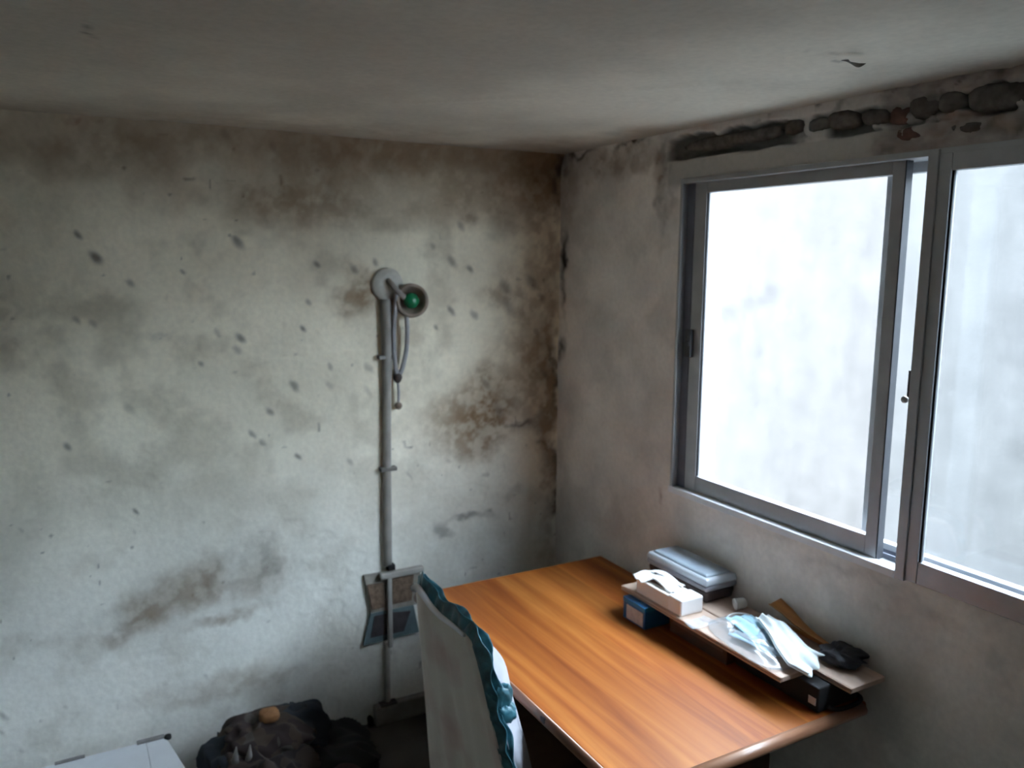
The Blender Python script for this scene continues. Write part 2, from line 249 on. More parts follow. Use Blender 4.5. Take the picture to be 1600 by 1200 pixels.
base = stain(base, U, V, BACK_STAINS, 100)
rel = 0.006 * (fbm(U * 3, V * 3, 77) - .5) + 0.003 * (fbm(U * 18, V * 18, 81) - .5)
peel = sstep(.58, .63, fbm(U * 4 + 3, V * 5, 91)) * 0.0015
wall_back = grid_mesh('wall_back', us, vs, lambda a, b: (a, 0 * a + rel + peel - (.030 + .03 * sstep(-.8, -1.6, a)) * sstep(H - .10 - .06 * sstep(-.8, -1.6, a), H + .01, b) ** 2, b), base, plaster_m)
# window wall (x = 0) with the opening left out
us = np.unique(np.concatenate([np.linspace(-4.4, -2.9, 12), np.linspace(-2.9, 0.012, 370), [WY0, WY1]])); vs = np.unique(np.concatenate([np.linspace(0, 2.0, 230), np.linspace(2.0, H + .02, 70), [WZ0, WZ1]]))
U, V = np.meshgrid(us, vs, indexing='ij')
base = np.empty(U.shape + (3,)); base[:] = (0.82, 0.785, 0.74)
big = fbm(U * 2.5, V * 2.5, 203); base *= (0.84 + 0.28 * sstep(.3, .7, big))[..., None]
mott = fbm(U * 6, V * 6, 221); w_ = (0.25 * sstep(.5, .75, mott))[..., None]; base = base * (1 - w_) + np.array((0.36, 0.34, 0.31)) * w_
n1 = fbm(U * 12, V * 20, 230) - .5; n2 = fbm(U * 30, V * 40, 235) - .5
strip = sstep(-.685, -.698, U + n2 * .012) * sstep(2.203, 2.211, V + n1 * .012) * sstep(2.284, 2.274, V + n1 * .04 + .012 * sstep(-1.0, -1.5, U)) * (1 - sstep(-1.18, -1.30, U) * .8 * sstep(.46, .60, fbm(U * 11, V * 16, 244)))
pale = sstep(-.685, -.70, U) * sstep(2.21, 2.20, V) * sstep(2.10, 2.14, V); rough_r = sstep(-1.50, -1.56, U + n1 * .1) * sstep(2.13, 2.15, V)
base = base * (1 - pale[..., None] * .9) + np.array((0.43, 0.415, 0.38)) * pale[..., None] * .9
base = base * (1 - rough_r[..., None] * .75) + (np.array((0.30, 0.25, 0.225)) * (0.5 + 1.1 * fbm(U * 35, V * 45, 250)[..., None])) * rough_r[..., None] * .75
dk = np.array((0.135, 0.127, 0.120)) * (0.6 + .9 * fbm(U * 25, V * 25, 260)[..., None]); base = base * (1 - strip[..., None]) + dk * strip[..., None]
base = stain(base, U, V, RIGHT_STAINS, 300)
relx = 0.004 * (fbm(U * 3, V * 3, 277) - .5) + 0.004 * (fbm(U * 20, V * 20, 281) - .5) + strip * (0.028 + .02 * n2) + rough_r * .016 * n2 * 2
edge = np.minimum(np.abs(U - WY0), np.abs(V - WZ0)) < 0.004; relx = np.where((V > WZ0 - .02) & (V < WZ1 + .02) & (U < WY0 + .02), relx * .3, relx)
wall_right = grid_mesh('wall_right', us, vs, lambda a, b: (0 * a + relx, a, b), base, plaster_m, keep=lambda a, b: ~((a < WY0) & (a > WY1) & (b > WZ0) & (b < WZ1)))
# lumps of bare masonry in the broken strip over the window
stone_m = mat('bare_stone', (0.150, 0.130, 0.115), 0.95, 0.5, 40, bump=0.6); brick_m = mat('bare_brick', (0.17, 0.085, 0.065), 0.95, 0.4, 40, bump=0.6)
def lump(name, c, s, m, parent, seed, n=10):
    V = []; F = []; rg = random.Random(seed)
    for i in range(n + 1):
        for j in range(2 * n):
            th = math.pi * i / n; ph = math.pi * j / n
            d = np.array([math.sin(th) * math.cos(ph), math.sin(th) * math.sin(ph), math.cos(th)]); d = np.sign(d) * np.abs(d) ** 0.7
            k = 0.8 + 0.45 * float(vnoise(np.array([d[0] * 1.7 + d[2] * 1.1 + seed]), np.array([d[1] * 1.7 - d[2] * .7 + 9]), 5)[0])
            V.append((c[0] + d[0] * s[0] * k, c[1] + d[1] * s[1] * k, c[2] + d[2] * s[2] * k))
    for i in range(n):
        for j in range(2 * n): F.append((i * 2 * n + j, i * 2 * n + (j + 1) % (2 * n), (i + 1) * 2 * n + (j + 1) % (2 * n), (i + 1) * 2 * n + j))
    return mesh(name, V, F, m, parent, True)
for k, (y, z, sy, sz, m) in enumerate([(-.98, 2.250, .20, .022, stone_m), (-1.235, 2.256, .035, .022, stone_m), (-1.32, 2.247, .035, .018, stone_m), (-1.40, 2.252, .05, .024, stone_m), (-1.50, 2.246, .045, .020, stone_m), (-1.575, 2.238, .03, .022, brick_m), (-1.64, 2.25, .04, .028, stone_m), (-1.71, 2.25, .035, .022, stone_m), (-1.82, 2.246, .07, .030, stone_m), (-1.97, 2.246, .06, .028, stone_m), (-2.12, 2.245, .07, .024, stone_m), (-1.60, 2.19, .035, .016, brick_m), (-1.75, 2.185, .04, .014, stone_m)]):
    lump('stone', (0.020, y, z), (0.022, sy, sz), m, wall_right, 11 + k)
# outer leaf, reveals, far walls, floor, ceiling
grey = mat('cement_render', (0.42, 0.41, 0.39), 0.9, 0.2, 12, bump=0.3)
boxes('trim_1', [((0.055, -0.2, 0), (0.20, WY0 + .0, H)), ((0.055, -4.5, 0), (0.20, WY1, H)), ((0.055, WY1, 0), (0.20, WY0, WZ0 - .004)), ((0.055, WY1, WZ1 + .004), (0.20, WY0, H))], grey, kind='structure')
boxes('trim_2', [((0.001, WY0 - .0005, WZ0 - .01), (0.06, WY0 + .01, WZ1 + .01)), ((0.001, WY1 - .01, WZ0 - .01), (0.06, WY1 + .0005, WZ1 + .01)), ((0.004, WY1, WZ1), (0.06, WY0, WZ1 + .01)), ((0.001, WY1, WZ0 - .01), (0.06, WY0, WZ0))], grey, kind='structure')
wl = mat('plain_plaster', (0.74, 0.71, 0.65), 0.9, 0.15, 4)
box('trim_4', (-3.5, 0.012, 0), (0.2, 0.10, H + .1), grey, kind='structure')
box('wall_left', (-3.5, -4.5, 0), (-3.4, 0.1, H), wl, kind='structure'); 
box('wall_front', (-3.4, -4.5, 0), (0.2, -4.4, H), wl, kind='structure')
floor_m = mat('worn_dark_floor', (0.085, 0.068, 0.055), 0.6, 0.5, 5, bump=0.2, detail=8)
box('floor', (-3.5, -4.5, -0.1), (0.2, 0.1, 0.0), floor_m, kind='structure')
us = np.linspace(-3.4, 0.015, 230); vs = np.linspace(-4.4, 0.015, 300); U, V = np.meshgrid(us, vs, indexing='ij')
base = np.empty(U.shape + (3,)); base[:] = (0.68, 0.64, 0.555)
base *= (0.86 + 0.25 * sstep(.3, .7, fbm(U * 1.8, V * 1.8, 403)))[..., None]
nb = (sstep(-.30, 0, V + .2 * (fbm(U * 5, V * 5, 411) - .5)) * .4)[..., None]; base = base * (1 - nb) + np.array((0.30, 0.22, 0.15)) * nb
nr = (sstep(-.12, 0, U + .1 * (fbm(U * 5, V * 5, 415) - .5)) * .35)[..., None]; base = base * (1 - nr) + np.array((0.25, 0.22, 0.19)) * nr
base = stain(base, U, V, CEIL_STAINS, 420)
sag = 0.010 * (fbm(U * 1.5, V * 1.5, 430) - .5)
rd = np.abs((V + 1.02) - (-1.1) * (U + .75)) ; sag = sag - .006 * np.exp(-(rd / .02) ** 2)
box('ceiling', (-3.5, -4.5, H + .012), (0.32, 0.1, H + 0.16), grey, kind='structure')
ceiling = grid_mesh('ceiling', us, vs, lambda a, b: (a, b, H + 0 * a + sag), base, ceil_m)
# the neighbouring house wall across the gap, seen through the window
us = np.linspace(-5.0, 5.0, 340); vs = np.linspace(-1.5, 2.62, 150); U, V = np.meshgrid(us, vs, indexing='ij')
base = np.empty(U.shape + (3,)); base[:] = (0.080, 0.0725, 0.068)
stk = fbm(U * 3 + .3 * V, V * .5, 503); stk2 = fbm(U * 9, V * 2.5, 513); base *= (1.02 + 0.0 * stk + .30 * (stk2 - .5) + .20 * (fbm(U * 4, V * 4, 533) - .5) - .07 * sstep(1.9, .7, U))[..., None]
wt = (sstep(1.7, 2.4, U) * .5)[..., None]; base = base * (1 - wt) + np.array((0.102, 0.093, 0.087)) * wt
base = stain(base, U, V, [(2.15, 1.42, 0.19, 0.08, 'k', 0.30), (1.81, 1.53, 0.19, 0.06, 'k', 0.35), (1.64, 1.62, 0.10, 0.06, 'k', 0.35), (1.30, 1.9, .10, 1.2, 'k', .10), (.85, 2.0, .08, .9, 'k', .12), (.30, 1.2, .10, 1.2, 'k', .10), (-.25, 1.6, .12, 1.3, 'k', .12)], 520)
nbw = grid_mesh('wall_outside', us, vs, lambda a, b: (3.0 + 0 * a + .01 * fbm(a * 6, b * 6, 540), a, b), base, conc_m)
box('trim_3', (3.0, -5.0, 2.61), (3.2, 5.0, 2.66), grey, kind='structure')
box('ground_outside', (-25, -25, -1.6), (25, 25, -1.5), mat('wet_ground', (.12, .12, .115), .9, .3, 2), kind='structure')
# ---------------------------------------------------------------- window 1
alu = mat('dull_aluminium', (0.42, 0.425, 0.44), 0.42, 0.12, 14, metal=0.55); alu_d = mat('channel_aluminium', (0.16, 0.17, 0.21), 0.6, 0.15, 14, metal=0.3)
alu_l = mat('bright_lip', (0.80, 0.82, 0.85), 0.35, 0.08, 20, metal=0.0); rubber = mat('black_gasket', (0.02, 0.02, 0.025), 0.6, 0.2, 30); blk = mat('dark_latch', (0.035, 0.035, 0.042), 0.45, 0.2, 30)
glass = thin_clear('window_glass', (0.97, 0.98, 0.985)); glass_b = thin_clear('dusty_glass', (0.93, 0.96, 0.975), 0.03)
win = bpy.data.objects.new('window_1', None); win.location = (0.03, (WY0 + WY1) / 2, WZ0); COL.objects.link(win); win['kind'] = 'structure'
y0, y1, z0, z1 = WY0, WY1, WZ0, WZ1
boxes('window_frame', [((-0.008, y0 - .012, z0), (0.045, y0, z1)), ((0.048, y0 - .052, z0), (0.125, y0, z1)), ((-0.006, y1, z0), (0.125, y1 + .020, z1)), ((-0.006, y1, z1 - .016), (0.125, y0, z1)), ((0.022, y1, z0 + .0), (0.125, y0, z0 + .012))], alu, win, 0.0015)
boxes('track', [((0.058, y1 + .02, z0 + .012), (0.061, y0 - .02, z0 + .026)), ((0.086, y1 + .02, z0 + .012), (0.089, y0 - .02, z0 + .026))], alu_d, win)
box('frame_lip', (-0.012, -1.672, z0 - .004), (0.022, y0 + .004, z0 + .018), alu_l, win, 0.002)  # lip in a lighter tone than the rest of the frame
box('channel_shade', (0.016, y0 - .047, z0 + .012), (0.0485, y0 - .0115, z1 - .016), alu_d, win)  # dark filler paints the shade of the recess beside the stile
def sash(x, ya, yb, za, zb, left, right, bot, top, gm, stile_m=None):
    s = bpy.data.objects.new('sash', None); s.location = (0, 0, 0); s.parent = win; COL.objects.link(s); s.location = Vector((x, (ya + yb) / 2, za)) - win.location
    d = .013
    box('stile', (x - d, ya - left, za), (x + d, ya, zb), alu, s, 0.002); box('stile', (x - d, yb, za), (x + d, yb + right, zb), stile_m or alu, s, 0.002)
    box('rail', (x - d * .95, yb + right, za), (x + d * .95, ya - left, za + bot), alu, s, 0.002); box('rail', (x - d * .95, yb + right, zb - top), (x + d * .95, ya - left, zb), alu, s, 0.002)
    box('gasket', (x - .009, ya - left - .006, za + bot), (x - .003, ya - left, zb - top), rubber, s)
    box('pane', (x - .0025, yb + right, za + bot), (x + .0025, ya - left, zb - top), gm, s)
    return s
sL = sash(0.031, y0 - .046, -1.592, z0 + .014, z1 - .010, .056, .036, .060, .040, glass)
box('stile_shade', (0.0185, -1.5955, z0 + .016), (0.0435, -1.5922, z1 - .012), rubber, sL)  # dark strip added to keep the stile's sky-lit side face in shade
sR = sash(0.006, -1.672, y1 + .022, z0 + .002, z1 - .012, .060, .05, .058, .042, glass)
sO = sash(0.100, -1.490, y1 + .022, z0 + .014, z1 - .012, .030, .05, .030, .030, glass_b)
box('mullion_cover', (-0.012, -1.700, z0 - .002), (0.0045, -1.672, z1 - .002), alu, win, 0.002)
hd = bpy.data.objects.new('sash_handle', None); hd.parent = win; COL.objects.link(hd); hd.location = Vector((.015, -.82, 1.59)) - win.location
box('handle_plate', (0.003, -.834, 1.545), (0.0185, -.806, 1.640), blk, hd, 0.002); box('grip', (-0.001, -.831, 1.585), (0.0035, -.810, 1.600), blk, hd, 0.002)
lt = bpy.data.objects.new('latch', None); lt.parent = win; COL.objects.link(lt); lt.location = Vector((.0, -1.668, 1.55)) - win.location
box('latch_body', (-0.004, -1.673, 1.535), (0.012, -1.660, 1.605), blk, lt, 0.003); lathe('thumb_turn', (-.002, -1.652, 1.527), (1, 0, 0), [(.006, 0), (.009, .002), (.009, .008), (.005, .010)], mat('worn_metal', (.35, .33, .32), .4, .2, 30, metal=.7), lt, 16)

# ---------------------------------------------------------------- desk
pine = wood('orange_pine', (0.47, 0.168, 0.036), (0.35, 0.105, 0.020), (0.205, 0.044, 0.009), 'Y', 0.5, 0.0, 0.092); pine.node_tree.nodes['Principled BSDF'].inputs['Specular IOR Level'].default_value = 0.22
pine_e = wood('pine_edge', (0.34, 0.155, 0.075), (0.27, 0.11, 0.050), (0.18, 0.07, 0.03), 'Y', 0.35, 0.3)
dark_w = wood('dark_stained_wood', (0.075, 0.026, 0.014), (0.055, 0.018, 0.010), (0.03, 0.010, 0.006), 'Z', 0.4, 0.2)
desk = thing('desk', 'orange lacquered pine desk standing in the corner under the window', 'desk', (-.443, -1.03, 0))
bm = bmesh.new(); add_box(bm, (-.838, -1.645, .670), (-.040, -.402, .702), 0.008, 3); bm_obj('tabletop', bm, pine, desk)
gloss_e = wood('glossy_nosing', (0.36, 0.18, 0.10), (0.28, 0.13, 0.07), (0.20, 0.085, 0.045), 'X', 0.42, 0.25)
bm = bmesh.new(); poly_prism(bm, [(-.837, -1.638 - .022 * math.sin(a) ** .8, .686 - .0168 * math.cos(a)) for a in [math.pi * k / 8 for k in range(9)]], (.780, 0, 0)); bm_obj('front_nosing', bm, gloss_e, desk, True)
gloss_l = wood('pale_side_nosing', (0.40, 0.22, 0.14), (0.32, 0.16, 0.10), (0.22, 0.10, 0.06), 'Y', 0.35, 0.3)  # side nosing in a paler tone than the tabletop
bm = bmesh.new(); poly_prism(bm, [(-.834 - .012 * math.sin(a), -1.640, .686 - .0168 * math.cos(a)) for a in [math.pi * k / 8 for k in range(9)]], (0, 1.235, 0)); bm_obj('side_nosing', bm, gloss_l, desk, True)
lump('knot', (-.843, -1.285, .690), (.004, .013, .009), mat('dark_knot', (.05, .03, .03), .6, .3, 60), desk, 5, 6)
box('end_panel', (-.800, -.475, .16), (-.070, -.450, .670), dark_w, desk, .003)
box('end_panel', (-.620, -1.480, 0), (-.215, -1.452, .670), dark_w, desk, .003)
box('rail', (-.620, -1.452, .58), (-.595, -.475, .670), dark_w, desk, .003); box('rail', (-.110, -1.452, .50), (-.085, -.475, .670), dark_w, desk, .003)
for x, y in ((-.800, -.445), (-.115, -.445)): box('leg', (x, y - .035, 0), (x + .05, y + .015, .670 if False else .669), dark_w, desk, .003)
# ---------------------------------------------------------------- plank riser and what carries it
plank_m = wood('pale_plank', (0.60, 0.46, 0.37), (0.53, 0.39, 0.31), (0.45, 0.32, 0.25), 'Y', 0.5, 0.1)
groove_m = wood('plank_edge', (0.50, 0.36, 0.28), (0.42, 0.29, 0.22), (0.33, 0.22, 0.16), 'Y', 0.5, 0.1)
def plank(label, lo, hi):
    t = thing('plank', label, 'plank', ((lo[0] + hi[0]) / 2, (lo[1] + hi[1]) / 2, lo[2]))
    box('board', (lo[0] + .006, lo[1], lo[2]), hi, plank_m, t, .0015)
    zc = (lo[2] + hi[2]) / 2
    box('edge_strip', (lo[0], lo[1], lo[2]), (lo[0] + .0055, hi[1], zc - .001), groove_m, t, .001); box('edge_strip', (lo[0] + .001, lo[1], zc + .001), (lo[0] + .0055, hi[1], hi[2]), groove_m, t, .001)
    return t
plank('pale wooden plank on the room side of the riser, carrying the tissue box', (-.279, -1.556, .776), (-.166, -.858, .790))
plank('pale wooden plank against the window wall, reaching further forward', (-.163, -1.683, .776), (-.028, -.800, .790))
card_blue = mat('blue_card', (0.008, 0.11, 0.30), 0.5, 0.15, 20); label_m = mat('white_sticker', (0.62, 0.58, 0.56), 0.6, 0.2, 60)
b = thing('carton', 'small blue carton with a white label under the left end of the planks', 'box', (-.252, -.962, .702))
box('carton_body', (-.304, -1.018, .702), (-.200, -.905, .776), card_blue, b, .002); box('sticker', (-.3056, -1.010, .708), (-.3038, -.925, .755), label_m, b); box('lid_flap', (-.3052, -1.0185, .7605), (-.199, -.9045, .7755), mat('light_blue_card', (.012, .19, .42), .5, .15, 20), b, .0005)
b = thing('carton', 'brown carton in the shade under the middle of the planks', 'box', (-.17, -1.19, .702))
box('carton_body', (-.235, -1.315, .702), (-.10, -1.06, .776), mat('brown_card', (0.095, 0.05, 0.035), 0.8, 0.2, 20), b, .002); box('closing_tape', (-.2362, -1.30, .735), (-.2345, -1.075, .748), mat('tape', (.12, .07, .05), .4, .1, 20), b)
blackp = mat('black_plastic', (0.008, 0.008, 0.010), 0.8, 0.2, 30)
b = thing('device', 'black plastic box under the front end of the planks with a small pale sticker', 'box', (-.12, -1.47, .702))
box('casing', (-.212, -1.625, .706), (-.055, -1.325, .7755), blackp, b, .004, 3); box('sticker', (-.2135, -1.618, .724), (-.2115, -1.594, .744), label_m, b)
for x, y in ((-.175, -1.60), (-.075, -1.60), (-.175, -1.35), (-.075, -1.35)): lathe('foot', (x, y, .702), (0, 0, 1), [(.009, 0), (.008, .005)], blackp, b, 12)
tag(tube('cable', [(-.063, -1.56, .720), (-.052, -1.60, .716), (-.055, -1.635, .710), (-.10, -1.645, .709), (-.15, -1.64, .709), (-.175, -1.625, .715), (-.172, -1.627, .722)], .006, blackp, None, 8), 'black cable curled on the desk corner beside the black device', 'cable')
# ---------------------------------------------------------------- tissue box
white_c = mat('white_card', (0.80, 0.77, 0.74), 0.55, 0.04, 20); tis = mat('tissue_paper', (0.92, 0.93, 0.94), 0.9, 0.03, 40)
tb = thing('tissue_box', 'white tissue box with tissues pulled out, on the front plank', 'tissue box', (-.224, -1.035, .790))
bm = bmesh.new(); add_box(bm, (-.268, -1.146, .790), (-.180, -.925, .838), .003)
bm_obj('carton_body', bm, white_c, tb)
box('front_cap', (-.2695, -1.1475, .789 + .001), (-.1785, -1.085, .8435), mat('glossy_card', (.86, .86, .87), .35, .03, 20), tb, .006, 3)
box('slot', (-.243, -1.08, .8378), (-.205, -.94, .8386), mat('slot_shade', (.22, .21, .20), .9, .1, 30), tb)
def sheet(name, fn, nu, nv, m, parent, th=.0012, smooth=True, kind=None):
    V = []; F = []
    top = [[Vector(fn(i / nu, j / nv)) for j in range(nv + 1)] for i in range(nu + 1)]; w = nv + 1; N = (nu + 1) * w
    nr = []
    for i in range(nu + 1):
        for j in range(nv + 1):
            a = top[min(i + 1, nu)][j] - top[max(i - 1, 0)][j]; c = top[i][min(j + 1, nv)] - top[i][max(j - 1, 0)]; q = a.cross(c); nr.append(q.normalized() if q.length > 1e-12 else Vector((0, 0, 1)))
    for i in range(nu + 1):
        for j in range(nv + 1): V.append(top[i][j][:])
    for i in range(nu + 1):
        for j in range(nv + 1): V.append((top[i][j] - nr[i * w + j] * th)[:])
    for i in range(nu):
        for j in range(nv):
            a, b_, c, d = i * w + j, (i + 1) * w + j, (i + 1) * w + j + 1, i * w + j + 1
            F.append((a, b_, c, d)); F.append((N + d, N + c, N + b_, N + a))
    for i in range(nu):
        a, b_ = i * w, (i + 1) * w; F.append((a, N + a, N + b_, b_)); a, b_ = i * w + nv, (i + 1) * w + nv; F.append((b_, N + b_, N + a, a))
    for j in range(nv):
        a, b_ = j, j + 1; F.append((b_, N + b_, N + a, a)); a, b_ = nu * w + j, nu * w + j + 1; F.append((a, N + a, N + b_, b_))
    return mesh(name, V, F, m, parent, smooth, kind)
def tissue(x0, y0, x1, y1, wid, h, sd):
    rg = random.Random(sd); ph = rg.random() * 6
    def fn(u, v):
        x = x0 + (x1 - x0) * u; y = y0 + (y1 - y0) * u; dx, dy = -(y1 - y0), (x1 - x0); L = math.hypot(dx, dy); k = (v - .5) * wid * (1 - .25 * u)
        return (x + dx / L * k, y + dy / L * k, .8405 + h * math.sin(math.pi * min(u * 1.15, 1)) * (1 - .5 * abs(v - .5)) + .004 * math.sin(v * 9 + ph) * u + .003 * u)
    sheet('tissue', fn, 14, 8, tis, tb)
tissue(-.200, -.955, -.278, -.938, .085, .012, 1); tissue(-.213, -.93, -.236, -1.085, .060, .016, 2); tissue(-.208, -.90, -.186, -1.06, .030, .022, 3)
# ---------------------------------------------------------------- food container
clear_p = thin_clear('clear_plastic', (0.86, 0.90, 0.95), 0.10, 0.15, 0.30); brown_in = mat('dark_brown_filling', (0.055, 0.035, 0.032), 0.7, 0.5, 60, bump=0.4)
fc = thing('food_container', 'clear lidded plastic container with dark contents behind the tissue box', 'container', (-.085, -.965, .790))
def frustum(name, cx, cy, z0_, z1_, ax, ay, bx, by, m, parent, bev=.01):
    bm = bmesh.new(); lo = [bm.verts.new((cx + sx * ax, cy + sy * ay, z0_)) for sx, sy in ((-1, -1), (1, -1), (1, 1), (-1, 1))]; hi = [bm.verts.new((cx + sx * bx, cy + sy * by, z1_)) for sx, sy in ((-1, -1), (1, -1), (1, 1), (-1, 1))]
    bm.faces.new(lo[::-1]); bm.faces.new(hi)
    for i in range(4): bm.faces.new((lo[i], lo[(i + 1) % 4], hi[(i + 1) % 4], hi[i]))
    bmesh.ops.bevel(bm, geom=list(bm.edges), offset=bev, segments=3, profile=.5, affect='EDGES')
    return bm_obj(name, bm, m, parent)
frustum('tub', -.076, -.968, .7905, .832, .056, .142, .064, .148, mat('smoky_tub', (.060, .043, .045), .25, .4, 18), fc, .010)
frustum('tub_rim', -.076, -.968, .832, .850, .066, .150, .068, .152, mat('cloudy_rim', (.33, .33, .38), .3, .15, 12), fc, .006)
frustum('lid', -.076, -.968, .850, .874, .069, .153, .064, .148, mat('milky_lid', (.56, .61, .68), .22, .10, 8, coat=.3), fc, .008)
frustum('lid_panel', -.076, -.968, .874, .882, .054, .135, .048, .129, mat('lid_top', (.42, .51, .60), .2, .18, 10, coat=.4), fc, .004)
# ---------------------------------------------------------------- small things on the planks
t = thing('bottle_cap', 'small white cap lying on the plank before the clear container', 'cap', (-.060, -1.195, .790))
lathe('cap_shell', (-.082, -1.185, .8085), (.92, -.35, .12), [(.0160, 0), (.0175, .002), (.0165, .030), (.013, .035), (.009, .036)], mat('white_plastic', (.78, .80, .78), .4, .05, 30), t, 22); lathe('cap_rim', (-.0825, -1.1848, .8085), (.92, -.35, .12), [(.0172, -.001), (.0182, .001), (.0182, .005), (.0172, .006)], mat('white_plastic_rim', (.70, .72, .70), .4, .05, 30), t, 22)
amber = wood('amber_wood', (0.70, 0.33, 0.085), (0.52, 0.22, 0.055), (0.32, 0.12, 0.03), 'Y', 0.45, 0.15)
def strip_fn(u, v):
    A = [(-.046, -1.290, .842), (-.050, -1.345, .836), (-.058, -1.396, .827), (-.056, -1.445, .817), (-.048, -1.500, .806)]
    B = [(-.008, -1.300, .858), (-.010, -1.350, .842), (-.018, -1.400, .824), (-.022, -1.450, .810), (-.024, -1.510, .799)]
    f_ = u * 4; i = min(int(f_), 3); t = f_ - i; a = Vector(A[i]).lerp(Vector(A[i + 1]), t); b_ = Vector(B[i]).lerp(Vector(B[i + 1]), t); return a.lerp(b_, v)[:]
st = thing('bent_strip', 'thin amber brown bent strip leaning by the window wall behind the mask bag', 'strip', (-.035, -1.39, .790))
sheet('strip_body', strip_fn, 20, 4, amber, st, .003)
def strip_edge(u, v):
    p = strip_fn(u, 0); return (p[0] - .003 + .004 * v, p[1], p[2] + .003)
sheet('lit_edge', strip_edge, 20, 1, wood('lit_edge_wood', (.62, .36, .14), (.55, .29, .10), (.45, .22, .07), 'Y', .45, .1), st, .0025)  # paler wood paints the light caught along the edge
box('strip_foot', (-.036, -1.500, .7905), (-.030, -1.300, .803), amber, st, .001)
# face masks in a clear bag, a white cloth over them, a dark pouch
bag = thing('plastic_bag', 'crumpled clear plastic bag holding pale blue face masks on the planks', 'bag', (-.16, -1.39, .790))
bag_m = thin_clear('bag_film', (0.965, 0.975, 0.99), 0.05, 0.22, 0.14)
def bag_fn(u, v):
    a = u * 2 * math.pi; ex = abs(math.cos(a)) ** .6 * math.copysign(1, math.cos(a)); ey = abs(math.sin(a)) ** .6 * math.copysign(1, math.sin(a)); k = 1 - v * .98
    x = -.178 + ex * .100 * k + .02 * k * ey; y = -1.375 + ey * .165 * k; n = float(vnoise(np.array([x * 38]), np.array([y * 38]), 33)[0]); n2 = float(vnoise(np.array([x * 90 + 5]), np.array([y * 60]), 34)[0])
    return (x, y, .7925 + (1 - k ** 3) * .016 + (n * .013 + n2 * .011) * min(1, 3 * (1 - k)) + (n2 * .004 if v < .05 else 0))
sheet('bag_film', bag_fn, 60, 16, bag_m, bag, .0004)
def twist(u, v):
    y = -1.235 + .055 * u; return (-.245 + (v - .5) * .11 * (1 - .3 * u) , y, .794 + .0025 * math.sin(v * 13) * u + .002 * math.cos(v * 9 + u * 4))
sheet('bag_mouth', twist, 8, 20, bag_m, bag, .0004)
mask_m = mat('blue_mask_fabric', (0.42, 0.68, 0.80), 0.85, 0.12, 60); mask_w = mat('white_nonwoven', (0.80, 0.86, 0.88), 0.9, 0.06, 60)
def face_mask(label, cx, cy, cz, rot, m, tilt):
    t = thing('face_mask', label, 'face mask', (cx, cy, cz)); c, s = math.cos(rot), math.sin(rot)
    def fn(u, v):
        a = (u - .5) * .165; b_ = (v - .5) * .090; z = cz + .004 + .0022 * math.sin(v * 6 * math.pi) + .008 * math.cos((u - .5) * 2.6) * (1 - abs(v - .5)) + tilt * (u - .5)
        return (cx + b_ * c - a * s, cy + b_ * s + a * c, z)
    sheet('mask_panel', fn, 20, 26, m, t, .0008)
    for sd in (-1, 1):
        pts = []
        for k in range(9):
            q = k / 8; a = sd * (.083 + .018 * math.sin(math.pi * q)); b_ = (-.038 + .076 * q); pts.append((cx + b_ * c - a * s, cy + b_ * s + a * c, cz + .007 + tilt * sd * .5))
        tube('ear_loop', pts, .0013, mask_w, t, 6, 3)
    return t
face_mask('pale blue face mask at the bottom of the masks in the clear bag', -.190, -1.400, .7980, .10, mask_m, 0)
face_mask('pale blue face mask on top of the others in the clear bag', -.165, -1.345, .8080, -.22, mask_m, .004)
cl = thing('cloth', 'white crumpled cloth draped over the mask bag and off the plank edge', 'cloth', (-.15, -1.46, .790))
CR = [(-.089, -1.335, .832), (-.092, -1.384, .838), (-.114, -1.452, .838), (-.133, -1.515, .828), (-.118, -1.560, .812)]
CL = [(-.134, -1.320, .828), (-.182, -1.410, .830), (-.222, -1.483, .828), (-.243, -1.548, .814), (-.220, -1.594, .797)]
def cloth_fn(u, v):
    f_ = u * 4; i = min(int(f_), 3); t = f_ - i; t = t * t * (3 - 2 * t) * .5 + t * .5
    a = Vector(CL[i]).lerp(Vector(CL[i + 1]), t); b_ = Vector(CR[i]).lerp(Vector(CR[i + 1]), t); p = a.lerp(b_, v); n = float(vnoise(np.array([u * 6]), np.array([v * 5]), 44)[0]) - .5
    jag = (.012 * math.sin(v * 14 + .5) + .010 * math.sin(v * 5)) * u ** 6
    return (p.x - jag * .6, p.y - jag, p.z + .010 * math.sin(math.pi * v) * (1 - u * .4) + .010 * n + .003 * math.sin(v * 16 + u * 5))
sheet('cloth_sheet', cloth_fn, 36, 24, mask_w, cl, .0012)
sheet('hem', lambda u, v: (lambda p: (p[0] + .001, p[1], p[2] + .003 + .002 * math.sin(v * 3)))(cloth_fn(.06 + .9 * u, .02 + .10 * v)), 24, 3, mask_w, cl, .001)
